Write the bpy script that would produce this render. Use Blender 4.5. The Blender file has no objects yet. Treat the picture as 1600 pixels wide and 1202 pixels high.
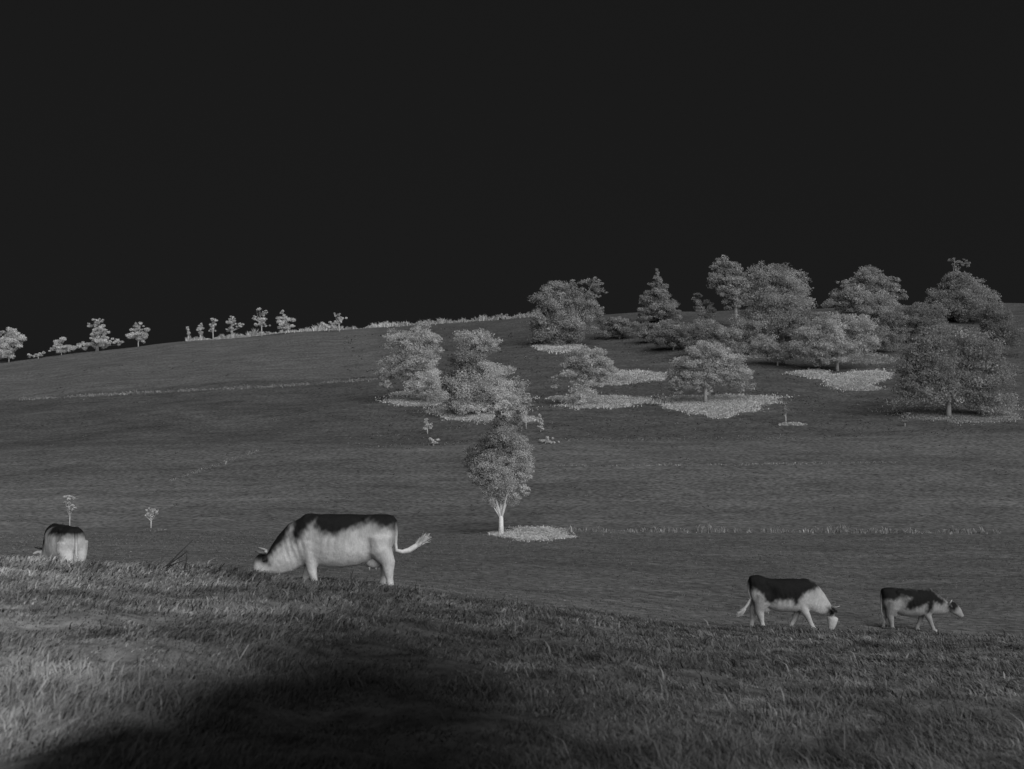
import bpy, math, random
import numpy as np
from mathutils import Vector
sc = bpy.context.scene
col = sc.collection
rng = np.random.default_rng(7)
random.seed(7)

# ------------------------------------------------------------------ camera, sky, sun
F = 1931.0                      # focal length in pixels of the 1600 px wide photograph
CX, CY = 800.0, 601.0
cd = bpy.data.cameras.new('camera'); cam = bpy.data.objects.new('camera', cd); col.objects.link(cam)
cam.location = (0, 0, 0); cam.rotation_euler = (math.radians(90), 0, 0)
cd.sensor_width = 36; cd.lens = 36 * F / 1600; cd.clip_start = 0.1; cd.clip_end = 9000
cd.dof.use_dof = True; cd.dof.focus_distance = 45; cd.dof.aperture_fstop = 3.2
sc.camera = cam
SUN_EL, SUN_AZ = math.radians(36), math.radians(150)     # azimuth clockwise from +Y (view direction): behind the camera, to its right
w = bpy.data.worlds.new('World'); sc.world = w; w.use_nodes = True
nt = w.node_tree; nt.nodes.clear()
sky = nt.nodes.new('ShaderNodeTexSky'); sky.sky_type = 'NISHITA'; sky.sun_disc = False
sky.sun_elevation = SUN_EL; sky.sun_rotation = SUN_AZ
bw = nt.nodes.new('ShaderNodeRGBToBW'); pw = nt.nodes.new('ShaderNodeMath'); pw.operation = 'POWER'; pw.inputs[1].default_value = 0.12
bg = nt.nodes.new('ShaderNodeBackground'); bg.inputs['Strength'].default_value = 0.0044
out = nt.nodes.new('ShaderNodeOutputWorld')
nt.links.new(sky.outputs[0], bw.inputs[0]); nt.links.new(bw.outputs[0], pw.inputs[0])
nt.links.new(pw.outputs[0], bg.inputs[0]); nt.links.new(bg.outputs[0], out.inputs[0])
sd = bpy.data.lights.new('sun', 'SUN'); sd.energy = 1.5; sd.angle = math.radians(75); sd.color = (1, 1, 1)
sun = bpy.data.objects.new('sun', sd); col.objects.link(sun)
sv = Vector((math.sin(SUN_AZ) * math.cos(SUN_EL), math.cos(SUN_AZ) * math.cos(SUN_EL), math.sin(SUN_EL)))
sun.rotation_euler = sv.to_track_quat('Z', 'Y').to_euler(); sun.location = (0, 0, 60)
sc.view_settings.view_transform = 'Standard'; sc.view_settings.look = 'None'
sc.view_settings.exposure = 1.0; sc.view_settings.gamma = 1; sc.view_settings.use_curve_mapping = False
sc.cycles.max_bounces = 6; sc.cycles.diffuse_bounces = 3

# ------------------------------------------------------------------ materials
def tone_material(name, rough=0.9, scale=8.0, amount=0.3, bump=0.0, stretch=(1, 1, 1), fine=None, transl=0.0, spec=0.1):
    """grey material: the 'tone' attribute of the mesh times soft procedural mottling"""
    m = bpy.data.materials.new(name); m.use_nodes = True
    t = m.node_tree; t.nodes.clear(); N = t.nodes.new; L = t.links.new
    at = N('ShaderNodeAttribute'); at.attribute_name = 'tone'
    tc = N('ShaderNodeTexCoord'); mp = N('ShaderNodeMapping'); mp.inputs['Scale'].default_value = stretch
    L(tc.outputs['Object'], mp.inputs[0])
    n1 = N('ShaderNodeTexNoise'); n1.inputs['Scale'].default_value = scale; n1.inputs['Detail'].default_value = 6; n1.inputs['Roughness'].default_value = 0.65
    L(mp.outputs[0], n1.inputs['Vector'])
    mr = N('ShaderNodeMapRange'); mr.inputs[1].default_value = 0.3; mr.inputs[2].default_value = 0.7
    mr.inputs[3].default_value = 1 - amount; mr.inputs[4].default_value = 1 + amount; mr.clamp = False
    L(n1.outputs[0], mr.inputs[0])
    mu = N('ShaderNodeMath'); mu.operation = 'MULTIPLY'; L(at.outputs['Fac'], mu.inputs[0]); L(mr.outputs[0], mu.inputs[1])
    last = mu.outputs[0]
    if fine:
        n2 = N('ShaderNodeTexNoise'); n2.inputs['Scale'].default_value = fine[0]; n2.inputs['Detail'].default_value = 3
        mp2 = N('ShaderNodeMapping'); mp2.inputs['Scale'].default_value = fine[2]; L(tc.outputs['Object'], mp2.inputs[0]); L(mp2.outputs[0], n2.inputs['Vector'])
        m2 = N('ShaderNodeMapRange'); m2.inputs[1].default_value = 0.3; m2.inputs[2].default_value = 0.7
        m2.inputs[3].default_value = 1 - fine[1]; m2.inputs[4].default_value = 1 + fine[1]; m2.clamp = False
        L(n2.outputs[0], m2.inputs[0])
        k = N('ShaderNodeMath'); k.operation = 'MULTIPLY'; L(last, k.inputs[0]); L(m2.outputs[0], k.inputs[1]); last = k.outputs[0]
    cl = N('ShaderNodeClamp'); cl.inputs[1].default_value = 0.002; cl.inputs[2].default_value = 0.9; L(last, cl.inputs[0])
    cc = N('ShaderNodeCombineColor')
    for i in range(3): L(cl.outputs[0], cc.inputs[i])
    p = N('ShaderNodeBsdfPrincipled'); p.inputs['Roughness'].default_value = rough; p.inputs['Specular IOR Level'].default_value = spec
    L(cc.outputs[0], p.inputs['Base Color'])
    if bump:
        b = N('ShaderNodeBump'); b.inputs['Strength'].default_value = bump; b.inputs['Distance'].default_value = 0.05
        L(n1.outputs[0], b.inputs['Height']); L(b.outputs[0], p.inputs['Normal'])
    o = N('ShaderNodeOutputMaterial'); res = p.outputs[0]
    if transl:
        tr = N('ShaderNodeBsdfTranslucent'); L(cc.outputs[0], tr.inputs[0]); mx = N('ShaderNodeMixShader'); mx.inputs[0].default_value = transl
        L(p.outputs[0], mx.inputs[1]); L(tr.outputs[0], mx.inputs[2]); res = mx.outputs[0]
    L(res, o.inputs[0])
    return m
M_GROUND = tone_material('pasture_ground', scale=0.6, amount=0.26, bump=0.5, stretch=(0.35, 1.0, 1), fine=(4.0, 0.5, (0.8, 1.2, 1)), spec=0.0)
M_GRASS = tone_material('grass_blades', scale=1.6, amount=0.25, spec=0.05, transl=0.25)
M_LEAF = tone_material('tree_leaves', scale=0.9, amount=0.16, spec=0.0, transl=0.5)
M_BARK = tone_material('pale_bark', scale=14, amount=0.25, bump=0.5, spec=0.05)
M_COAT = tone_material('cow_hide', scale=5, amount=0.16, rough=0.85, spec=0.08, bump=0.5, fine=(45, 0.12, (1, 1, .35)))
M_HORN = tone_material('cow_horn', scale=20, amount=0.2, rough=0.4, spec=0.4)

# ------------------------------------------------------------------ mesh helpers
def mesh_object(name, verts, faces, mat, tone=None, parent=None, smooth=False):
    me = bpy.data.meshes.new(name)
    verts = np.asarray(verts, dtype=np.float32)
    if isinstance(faces, np.ndarray):
        n, k = faces.shape
        me.vertices.add(len(verts)); me.vertices.foreach_set('co', verts.ravel())
        me.loops.add(n * k); me.loops.foreach_set('vertex_index', faces.astype(np.int32).ravel())
        me.polygons.add(n); me.polygons.foreach_set('loop_start', np.arange(0, n * k, k, dtype=np.int32))
        me.polygons.foreach_set('loop_total', np.full(n, k, dtype=np.int32))
        me.update(calc_edges=True)
    else:
        me.from_pydata([tuple(map(float, v)) for v in verts], [], faces)
    if smooth: me.polygons.foreach_set('use_smooth', np.ones(len(me.polygons), dtype=bool))
    a = me.attributes.new('tone', 'FLOAT', 'POINT')
    t = np.full(len(verts), 0.3, dtype=np.float32) if tone is None else np.broadcast_to(np.asarray(tone, dtype=np.float32), (len(verts),)).copy()
    a.data.foreach_set('value', t)
    me.materials.append(mat)
    o = bpy.data.objects.new(name, me); col.objects.link(o)
    if parent is not None: o.parent = parent
    return o
def tag(o, label=None, cat=None, group=None, kind=None):
    if label: o['label'] = label
    if cat: o['category'] = cat
    if group: o['group'] = group
    if kind: o['kind'] = kind
    return o
def empty(name, loc, label, cat, group=None, rz=0.0):
    o = bpy.data.objects.new(name, None); col.objects.link(o); o.location = loc; o.rotation_euler = (0, 0, rz)
    o.empty_display_size = 0.3
    return tag(o, label, cat, group)
def tube_arrays(pts, radii, n=8, cap=True):
    """tapered tube along a polyline -> verts, quads (closed by small end rings)"""
    pts = np.asarray(pts, float); radii = np.asarray(radii, float)
    if cap:
        pts = np.vstack([pts[:1], pts, pts[-1:]]); radii = np.concatenate([[1e-4], radii, [1e-4]])
    V = []; tang = np.gradient(pts, axis=0)
    if cap:
        tang[0] = tang[1] = pts[2] - pts[1]; tang[-1] = tang[-2] = pts[-2] - pts[-3]
    ref = np.array([0.13, 0.97, 0.2])
    for p, t, r in zip(pts, tang, radii):
        t = t / (np.linalg.norm(t) + 1e-9)
        if abs(t @ ref) > 0.95: ref = np.array([0.9, 0.1, 0.3])
        a = np.cross(t, ref); a /= np.linalg.norm(a); b = np.cross(t, a)
        ang = np.linspace(0, 2 * math.pi, n, endpoint=False)
        V.append(p + r * (np.cos(ang)[:, None] * a + np.sin(ang)[:, None] * b))
    V = np.vstack(V); Q = []
    for i in range(len(pts) - 1):
        for j in range(n):
            k = (j + 1) % n
            Q.append((i * n + j, i * n + k, (i + 1) * n + k, (i + 1) * n + j))
    return V, np.array(Q)
def join_arrays(items):
    Vs, Fs, off = [], [], 0
    for V, Q in items:
        Vs.append(V); Fs.append(Q + off); off += len(V)
    return np.vstack(Vs), np.vstack(Fs)

# ------------------------------------------------------------------ terrain
SKY_PX = [0, 40, 194, 271, 310, 426, 620, 760, 830, 950, 1060, 1300, 1420, 1600]
SKY_PY = [566, 563, 541, 534, 530, 520, 508, 498, 493, 490, 484, 479, 475, 473]
S_D = [75, 88, 105, 118, 135, 158, 185, 215]
S_V = [0, .21, .415, .517, .65, .795, .912, 1.0]
NEAR = {  # column px : (distance, height) of the near slope and its crest
    -200: [(0, -1.6), (5, -1.7), (12, -1.95), (19, -2.4), (27, -4.5), (40, -6.0)],
    0: [(0, -1.6), (5, -1.75), (12, -2.1), (19, -2.63), (27, -4.6), (40, -6.0)],
    300: [(0, -1.6), (5, -1.78), (12, -2.25), (20, -2.91), (27, -4.35), (40, -6.0)],
    600: [(0, -1.6), (5, -1.8), (12, -2.4), (21, -3.44), (27, -4.45), (40, -6.2)],
    850: [(0, -1.6), (5, -1.85), (12, -2.6), (23, -4.22), (31, -5.5), (40, -6.6)],
    1100: [(0, -1.6), (5, -1.9), (12, -2.85), (26, -5.17), (31, -6.2), (40, -7.15)],
    1500: [(0, -1.6), (5, -1.95), (12, -3.0), (30, -6.1), (37, -7.5), (50, -8.25)],
    1800: [(0, -1.6), (5, -2.0), (12, -3.1), (30, -6.3), (37, -7.7), (50, -8.4)]}
GP = np.arange(-200, 1801, 20.0)
GD = np.concatenate([np.arange(0, 60, .5), np.arange(60, 400, 2.0), np.geomspace(400, 6000, 30)])
cols = []
keys = sorted(NEAR)
def near_z(px, d):
    a = np.array([np.interp(d, *zip(*NEAR[k])) for k in keys]); return np.interp(px, keys, a)
for px in GP:
    skyl = np.interp(px, SKY_PX, SKY_PY); p75 = np.interp(px, [0, 800, 1600], [828, 832, 833])
    dd, zz = [], []
    for d in (0, 2.5, 5, 8.5, 12, 15.5, 19, 21, 23, 25, 27, 29, 31, 34, 37, 40):
        dd.append(d); zz.append(near_z(px, d))
    if px >= 1300: dd.append(50); zz.append(-8.25)
    for d, s in zip(S_D, S_V):
        py = p75 + (skyl - p75) * s; dd.append(d); zz.append(-(py - CY) / F * d)
    zr = zz[-1]
    dd += [230, 260, 350, 1000, 6000]; zz += [zr, zr - 2, zr - 12, -20, -40]
    cols.append(np.interp(GD, dd, zz))
TZ = np.array(cols)
k = np.array([1, 2, 3, 2, 1.]) / 9
for _ in range(2):
    P = np.pad(TZ, ((0, 0), (2, 2)), mode='edge'); TZ = sum(P[:, i:i + TZ.shape[1]] * k[i] for i in range(5))
for _ in range(3):
    P = np.pad(TZ, ((2, 2), (0, 0)), mode='edge'); TZ = sum(P[i:i + TZ.shape[0]] * k[i] for i in range(5))
def H(x, y, relief=True):
    x = np.asarray(x, float); y = np.asarray(y, float)
    d = np.clip(y, 0, 5999); px = np.clip(CX + F * x / np.maximum(y, 1.5), -200, 1799.9)
    i = (px + 200) / 20; i0 = np.minimum(i.astype(int), len(GP) - 2); fi = i - i0
    j0 = np.clip(np.searchsorted(GD, d, side='right') - 1, 0, len(GD) - 2); fj = (d - GD[j0]) / (GD[j0 + 1] - GD[j0])
    z = (TZ[i0, j0] * (1 - fi) * (1 - fj) + TZ[i0 + 1, j0] * fi * (1 - fj) + TZ[i0, j0 + 1] * (1 - fi) * fj + TZ[i0 + 1, j0 + 1] * fi * fj)
    if relief:
        amp = 0.035 * np.clip(1.2 - d / 45, 0, 1)
        z = z + amp * (np.sin(x * 2.1 + 1.3 * np.sin(y * .9)) + np.sin(y * 2.7 + 1.7 * np.sin(x * 1.3)) + .6 * np.sin(5.1 * x + 3 * y) + .5 * np.sin(4.3 * y - 3.7 * x))
        z = z + 0.12 * np.clip(d / 150, 0, 1) * (np.sin(x * .31 + np.sin(y * .12)) + np.sin(y * .27 + x * .07)) * (d < 400)
    return z
SD = np.concatenate([np.arange(3, 60, .1), np.arange(60, 240, .4)])
def ground_at(px, py):
    """first point of the ground that the photograph shows at this pixel"""
    x = (px - CX) / F * SD; z = H(x, SD); g = CY - z / SD * F
    hit = np.nonzero(g <= py)[0]
    d = SD[hit[0]] if len(hit) else 205.0
    xx = (px - CX) / F * d
    return np.array([xx, d, float(H(xx, d))])
def ground_pts(px, py):
    px = np.asarray(px, float); py = np.asarray(py, float); outp = np.zeros((len(px), 3))
    for lo in range(0, len(px), 2000):
        S = SD[SD >= 58]                      # every patch and strip lies beyond the lone tree
        a = px[lo:lo + 2000, None]; X = (a - CX) / F * S[None]; Z = H(X, np.broadcast_to(S, X.shape)); G = CY - Z / S * F
        hit = G <= py[lo:lo + 2000, None]; idx = np.where(hit.any(1), hit.argmax(1), len(S) - 40)
        d = S[idx]; x = (px[lo:lo + 2000] - CX) / F * d
        outp[lo:lo + 2000] = np.stack([x, d, H(x, d)], 1)
    return outp
def poly_sd(px, py, poly):
    """signed distance to a polygon, negative inside"""
    px = np.asarray(px, float); py = np.asarray(py, float)
    d2 = np.full(px.shape, 1e18); inside = np.zeros(px.shape, bool)
    n = len(poly)
    for i in range(n):
        x1, y1 = poly[i]; x2, y2 = poly[(i + 1) % n]
        ex, ey = x2 - x1, y2 - y1; t = np.clip(((px - x1) * ex + (py - y1) * ey) / (ex * ex + ey * ey + 1e-12), 0, 1)
        d2 = np.minimum(d2, (px - x1 - t * ex) ** 2 + (py - y1 - t * ey) ** 2)
        if y1 != y2:
            c = ((y1 > py) != (y2 > py)) & (px < (x2 - x1) * (py - y1) / (y2 - y1) + x1); inside ^= c
    return np.where(inside, -1, 1) * np.sqrt(d2)
def wav(x, y, s, ph=0.0):
    """cheap smooth noise in about -1..1"""
    x = x * s; y = y * s
    return (np.sin(x + 1.7 * np.sin(y * .83 + ph) + ph) + np.sin(y * 1.31 + 1.9 * np.sin(x * .71 + 2 * ph)) + np.sin(.77 * x - 1.13 * y + 1.3 * np.sin(1.9 * x + ph))) / 3
# dark area of the near slope: outline in bearing and dip below eye height
DARK_AREA = [(-40, 1420), (0, 1225), (120, 1165), (280, 1105), (420, 1055), (540, 1030), (640, 1050), (720, 1110), (790, 1200), (860, 1420)]
def dark_area_mask(x, y):
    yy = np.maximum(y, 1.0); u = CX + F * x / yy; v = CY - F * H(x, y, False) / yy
    sdv = poly_sd(u, v, DARK_AREA) + 14 * wav(x, y, 2.3, .4) + 9 * wav(x, y, 6, 1.)
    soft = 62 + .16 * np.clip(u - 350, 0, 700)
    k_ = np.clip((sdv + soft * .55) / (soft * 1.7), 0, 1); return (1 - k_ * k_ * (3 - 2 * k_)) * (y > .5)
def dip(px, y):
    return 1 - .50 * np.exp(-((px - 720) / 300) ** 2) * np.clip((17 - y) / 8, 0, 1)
def s_of(px, py):
    skyl = np.interp(px, SKY_PX, SKY_PY); p75 = np.interp(px, [0, 800, 1600], [828, 832, 833]); return (p75 - py) / (p75 - skyl)
def ground_tone(x, y):
    y1 = np.maximum(y, 1.0); px = CX + F * x / y1
    s = np.interp(y, S_D, S_V)
    t = np.full(np.shape(x), .150)
    t = np.where(y > 38, .122, t)
    t = t + .010 * wav(x, y * 2, .12, .2) * (y > 30)
    # far fields: mown meadow, orchard pasture, upper field
    bl = np.interp(px, [0, 400, 560, 860, 1560], [.46, .44, .40, .42, .425]) + .006 * wav(x, y, .5, 1)
    a = np.clip((s - bl) / .012, 0, 1)
    lower = t * (1.0 + .06 * np.sin(s * 55 + .3 * np.sin(x * .03))) * 1.0
    t = np.where((y > 75) & (y < 230), lower * (1 - a) + a * (.093 + .012 * wav(x, y, .35, .7) + .008 * wav(x, y, 1.3, .7)), t)
    up = np.clip((s - np.interp(px, [0, 590, 640], [.765, .745, .74])) / .01, 0, 1) * np.clip((640 - px) / 60, 0, 1)
    t = t * (1 - up) + up * .128
    lefty = np.clip((520 - px) / 500, 0, 1) * (y < 90)
    t = t * (1 + .28 * lefty)
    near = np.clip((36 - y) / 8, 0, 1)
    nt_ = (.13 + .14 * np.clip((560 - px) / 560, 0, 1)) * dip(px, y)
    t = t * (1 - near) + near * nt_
    m = dark_area_mask(x, y)
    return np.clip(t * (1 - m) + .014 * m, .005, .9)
ang = np.concatenate([np.arange(-180, -32, 2.5), np.arange(-32, 32, 0.12), np.arange(32, 180, 2.5)])
ang = np.radians(ang)
rad = np.concatenate([[0.6], np.geomspace(1.2, 30, 260), np.geomspace(30.4, 245, 330), np.geomspace(255, 6000, 40)])
A, R = np.meshgrid(ang, rad)
X = (R * np.sin(A)); Y = (R * np.cos(A)); Z = H(X, Y)
Z = np.where(Y < 0, -1.6 - Y * .04 * (Y > -60) + 2.4 * (Y <= -60), Z)
nr, na = X.shape
V = np.stack([X.ravel(), Y.ravel(), Z.ravel()], 1)
idx = np.arange(nr * na).reshape(nr, na)
a0 = idx[:-1, :]; a1 = np.roll(idx, -1, axis=1)[:-1, :]; b0 = idx[1:, :]; b1 = np.roll(idx, -1, axis=1)[1:, :]
Q = np.stack([a0.ravel(), b0.ravel(), b1.ravel(), a1.ravel()], 1)[:, ::-1]
ct = len(V); V = np.vstack([V, [[0, 0, -1.6]]])
T = np.stack([idx[0, :], np.roll(idx[0, :], -1), np.full(na, ct), np.full(na, ct)], 1)
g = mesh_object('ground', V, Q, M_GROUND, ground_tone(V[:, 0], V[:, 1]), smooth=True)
cp = mesh_object('ground_centre', V[np.concatenate([idx[0], [ct]])], [(i, (i + 1) % na, na) for i in range(na)], M_GROUND, .15)
cp.parent = g
tag(g, 'dark rolling pasture falling to a shallow valley and rising to a hill', kind='structure')

# ------------------------------------------------------------------ grass
def blades(pos, hgt, wid, lean, tone, name, mat=M_GRASS, parent=None, leandir=None):
    n = len(pos)
    a = rng.uniform(0, 2 * np.pi, n); side = np.stack([np.cos(a), np.sin(a), np.zeros(n)], 1)
    la = rng.uniform(0, 2 * np.pi, n) if leandir is None else leandir + rng.normal(0, .8, n)
    ld = np.stack([np.cos(la), np.sin(la), np.zeros(n)], 1)
    hgt = np.broadcast_to(hgt, (n,))[:, None]; wid = np.broadcast_to(wid, (n,))[:, None]; lean = np.broadcast_to(lean, (n,))[:, None]
    up = np.array([0, 0, 1.0]); base = pos - up * .02
    v0 = base - side * wid / 2; v1 = base + side * wid / 2
    mid = base + up * hgt * .6 + ld * lean * hgt * .35
    v2 = mid + side * wid * .4; v3 = mid - side * wid * .4
    tip = base + up * hgt * (1 - .25 * lean) + ld * lean * hgt
    V = np.stack([v0, v1, v2, v3, tip - side * wid * .06, tip + side * wid * .06], 1).reshape(-1, 3)
    b = np.arange(n)[:, None] * 6
    Q = np.vstack([b + [[0, 1, 2, 3]], b + [[3, 2, 5, 4]]])
    return mesh_object(name, V, Q, mat, np.repeat(np.broadcast_to(tone, (n,)), 6), parent)
def near_grass():
    n = 420000
    u = rng.random(n); y = (4.2 ** .55 + u * (31 ** .55 - 4.2 ** .55)) ** (1 / .55)
    px = rng.uniform(-60, 1660, n); x = (px - CX) / F * y
    crest = np.interp(px, [0, 300, 600, 850, 1100, 1500], [20.5, 21.5, 22, 24.5, 28.5, 30])
    cl = wav(x, y, 2.3, .3) + .7 * wav(x, y, 6.1, 1.1)
    keep = (y < crest + rng.normal(0, .5, n)) & (rng.random(n) < .92 + .25 * cl) & (rng.random(n) > .05 * dark_area_mask(x, y))
    x, y, px, cl = x[keep], y[keep], px[keep], cl[keep]; n = len(x)
    pos = np.stack([x, y, H(x, y)], 1)
    m = dark_area_mask(x, y)
    base = .135 + .22 * np.clip((600 - px) / 560, 0, 1) + .02 * np.clip((px - 900) / 600, 0, 1)
    cl2 = wav(x, y, 1.1, 2.2) + .8 * wav(x, y, 3.7, .9) + .6 * wav(x * 1.2, y * .5, 7.9, 1.9)
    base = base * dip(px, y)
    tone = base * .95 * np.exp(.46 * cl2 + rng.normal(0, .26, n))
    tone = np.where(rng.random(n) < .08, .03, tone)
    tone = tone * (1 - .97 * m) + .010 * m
    h = (.045 + .04 * np.clip(cl + .3, 0, 1.5)) * rng.uniform(.5, 1.5, n) * (1 - .15 * m)
    h = h * (1 + .45 * np.clip(wav(x, y, 1.7, 4.4) + .6 * wav(x, y, 4.9, 2.7), -.8, 1.4)); h = np.where(rng.random(n) < .02, h * 2.0, h)
    wd = np.clip(.0011 * y, .005, .022) * rng.uniform(.7, 1.5, n)
    ld = np.where(rng.random(n) < np.clip((px - 450) / 700, 0, 1), 2.4, .5) + 1.0 * wav(x, y, .9, 3.)
    o = blades(pos, h, wd, rng.uniform(.3, 1.5, n), np.clip(tone, .004, .6), 'meadow_grass', leandir=ld)
    tag(o, 'rough tussocky grass covering the near slope below the grazing cows', 'grass', kind='stuff')
    # shorter sward of the field beyond the crest
    n = 90000
    y = 22 + rng.random(n) ** .8 * 50; px = rng.uniform(-20, 1620, n); x = (px - CX) / F * y
    pos = np.stack([x, y, H(x, y)], 1)
    tone = .135 * (1 + .25 * np.clip((520 - px) / 500, 0, 1)) * np.exp(.25 * wav(x, y, .8, 2.) + rng.normal(0, .28, n))
    o = blades(pos, .035 * rng.uniform(.5, 1.6, n), .0013 * y * rng.uniform(.7, 1.3, n), .5, np.clip(tone, .02, .6), 'short_grass')
    tag(o, 'short cropped grass of the valley field between the cows and the lone tree', 'grass', kind='stuff')
near_grass()
def pale_shadow(name, label, ells, dens=1.6, tone=.52, hpx=2.4, wpx=1.5, jitter=.08):  # tree shadow painted pale: light blades over lightened ground
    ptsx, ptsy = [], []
    PALE_SHADOWS.append((ells, tone * .62))
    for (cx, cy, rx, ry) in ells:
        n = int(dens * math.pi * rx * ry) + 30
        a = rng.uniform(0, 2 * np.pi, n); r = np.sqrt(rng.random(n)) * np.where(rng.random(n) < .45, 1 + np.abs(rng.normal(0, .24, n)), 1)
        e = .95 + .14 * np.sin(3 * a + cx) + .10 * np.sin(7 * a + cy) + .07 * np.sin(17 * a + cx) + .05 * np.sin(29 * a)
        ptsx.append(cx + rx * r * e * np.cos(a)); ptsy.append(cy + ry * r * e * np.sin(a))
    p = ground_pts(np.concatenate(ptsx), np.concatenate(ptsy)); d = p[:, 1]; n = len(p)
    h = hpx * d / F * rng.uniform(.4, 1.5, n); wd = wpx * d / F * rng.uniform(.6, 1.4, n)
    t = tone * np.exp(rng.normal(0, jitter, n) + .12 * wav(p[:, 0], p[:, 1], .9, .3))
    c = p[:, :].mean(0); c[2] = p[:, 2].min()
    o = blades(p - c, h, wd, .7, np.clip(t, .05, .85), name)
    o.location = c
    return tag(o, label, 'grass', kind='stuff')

# ------------------------------------------------------------------ trees
def leaves(centres, radii, count, size, tone, tones, parent, name='crown'):
    """leaf-sized faces in loose clumps"""
    ci = rng.choice(len(centres), count, p=radii.prod(1) ** .5 / (radii.prod(1) ** .5).sum())
    v = rng.normal(0, 1, (count, 3)); v /= np.linalg.norm(v, axis=1)[:, None]; v *= (rng.random(count) ** .45)[:, None]
    p = centres[ci] + v * radii[ci]
    nrm = rng.normal(0, 1, (count, 3)) + np.array([0, 0, .5]); nrm /= np.linalg.norm(nrm, axis=1)[:, None]
    a = np.cross(nrm, rng.normal(0, 1, (count, 3))); a /= np.linalg.norm(a, axis=1)[:, None]; b = np.cross(nrm, a)
    s = size * rng.uniform(.55, 1.4, count)[:, None]
    V = np.stack([p - a * s, p + b * s * .55, p + a * s, p - b * s * .55], 1).reshape(-1, 3)
    Q = np.arange(count * 4).reshape(-1, 4)
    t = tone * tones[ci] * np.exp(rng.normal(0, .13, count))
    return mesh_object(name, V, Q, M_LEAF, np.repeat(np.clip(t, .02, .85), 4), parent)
def tree(name, label, cat, base, lobes, forkpy=None, tone=.4, dens=1.0, leaf=1.9, group=None, trunk=None, spread=.30, stems=7, clump=.33, d=None, trunk_tone=.5, thick=.8):
    """base: pixel of the foot; lobes: (px, py, rx, ry[, tone]) of the crown seen from the camera"""
    if d is None: root = ground_at(*base)
    else:
        x = (base[0] - CX) / F * d; root = np.array([x, d, float(H(x, d))])
    D = root[1]; m = D / F
    e = empty(name, tuple(root), label, cat, group)
    W = lambda px, py, dy=0.0: np.array([(px - CX) * m - root[0], dy, (CY - py) * m - root[2]])
    cc, rr, tt, cnt = [], [], [], 0
    span = max(l[0] + l[2] for l in lobes) - min(l[0] - l[2] for l in lobes)
    for l in lobes:
        px, py, rx, ry = l[:4]; tn = l[4] if len(l) > 4 else 1.0
        ay = thick * max(rx, .6 * ry) * m
        kn = max(11, int(.11 * rx * ry * dens ** .5 / (clump / .33) ** 2))
        kn = min(kn, 90)
        v = rng.normal(0, 1, (kn, 3)); v /= np.linalg.norm(v, axis=1)[:, None]; v *= ((.15 + .85 * rng.random(kn) ** .6) * (1.12 if rx < 20 else 1.0))[:, None]
        c = W(px, py) + v * np.array([rx * m, ay, ry * m])
        r0 = clump * math.sqrt(rx * ry) * m * rng.uniform(.55, 1.25, kn)
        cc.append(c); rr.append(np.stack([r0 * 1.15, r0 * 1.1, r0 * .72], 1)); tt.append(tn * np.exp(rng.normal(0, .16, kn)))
        cnt += int(10.5 * rx * ry * dens / (leaf / 1.9) ** 2)
    cc = np.vstack(cc); rr = np.vstack(rr); tt = np.concatenate(tt)
    # trunk with limbs reaching into the crown
    cz = cc[:, 2]; top = cc[cz.argmax()]; mean = cc.mean(0)
    hgt = top[2]
    tr = (trunk if trunk else max(1.2, .028 * hgt / m)) * m
    lowest = max(.12 * hgt, min(.38 * hgt, np.percentile(cz, 12)))
    if forkpy: lowest = (CY - forkpy) * m - root[2]
    fork = np.array([mean[0] * (.05 if forkpy else .2), 0, lowest])
    parts = []
    pts = np.array([[0, 0, -.15], [mean[0] * .03, 0, lowest * .45], fork]); parts.append(tube_arrays(pts, [tr * 1.25, tr, tr * .85], 8))
    sel = rng.choice(len(cc), min(stems * 2, len(cc)), replace=False)
    for q, si in enumerate([int(cz.argmax())] + list(sel)):
        t = cc[si]; 
        if t[2] < fork[2] * .9: continue
        if forkpy and t[2] < fork[2] + .22 * (hgt - fork[2]): continue
        ctl = fork + (t - fork) * np.array([.30 if forkpy else .62, .5, .42 if forkpy else .40]) + rng.normal(0, .008, 3) * hgt
        r = tr * (.62 if q < 4 else .36); uu = np.linspace(0, 1, 8)[:, None]; f0 = fork - [0, 0, .03 * hgt]
        parts.append(tube_arrays((1 - uu) ** 2 * f0 + 2 * uu * (1 - uu) * ctl + uu ** 2 * t, r * (1 - .88 * uu[:, 0]), 6))
    V, Q = join_arrays(parts)
    mesh_object('trunk', V, Q, M_BARK, trunk_tone, e, smooth=True)
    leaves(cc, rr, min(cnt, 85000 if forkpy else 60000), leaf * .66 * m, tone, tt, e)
    return e

OR = 'orchard trees on the far hillside'
RI = 'trees standing along the left ridge line'
# lone tree in the valley; dark lobe tones paint its sunlit tips and left, reversed
tree('lone_tree', 'slender fork-topped tree standing alone in the valley field, pale trunk splitting into stems', 'tree', (783, 835),
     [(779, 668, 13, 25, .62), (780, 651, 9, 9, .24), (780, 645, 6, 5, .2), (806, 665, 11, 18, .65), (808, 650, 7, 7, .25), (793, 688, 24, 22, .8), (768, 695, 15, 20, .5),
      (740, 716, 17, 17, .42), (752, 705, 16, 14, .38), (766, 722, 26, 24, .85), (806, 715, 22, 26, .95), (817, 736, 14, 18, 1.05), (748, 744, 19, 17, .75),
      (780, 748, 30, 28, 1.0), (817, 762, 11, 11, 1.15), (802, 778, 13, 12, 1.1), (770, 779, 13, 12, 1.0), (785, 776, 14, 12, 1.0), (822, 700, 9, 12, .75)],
     tone=.64, leaf=1.75, dens=2.4, trunk=3.8, stems=8, clump=.38, trunk_tone=.75, forkpy=806)
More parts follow.
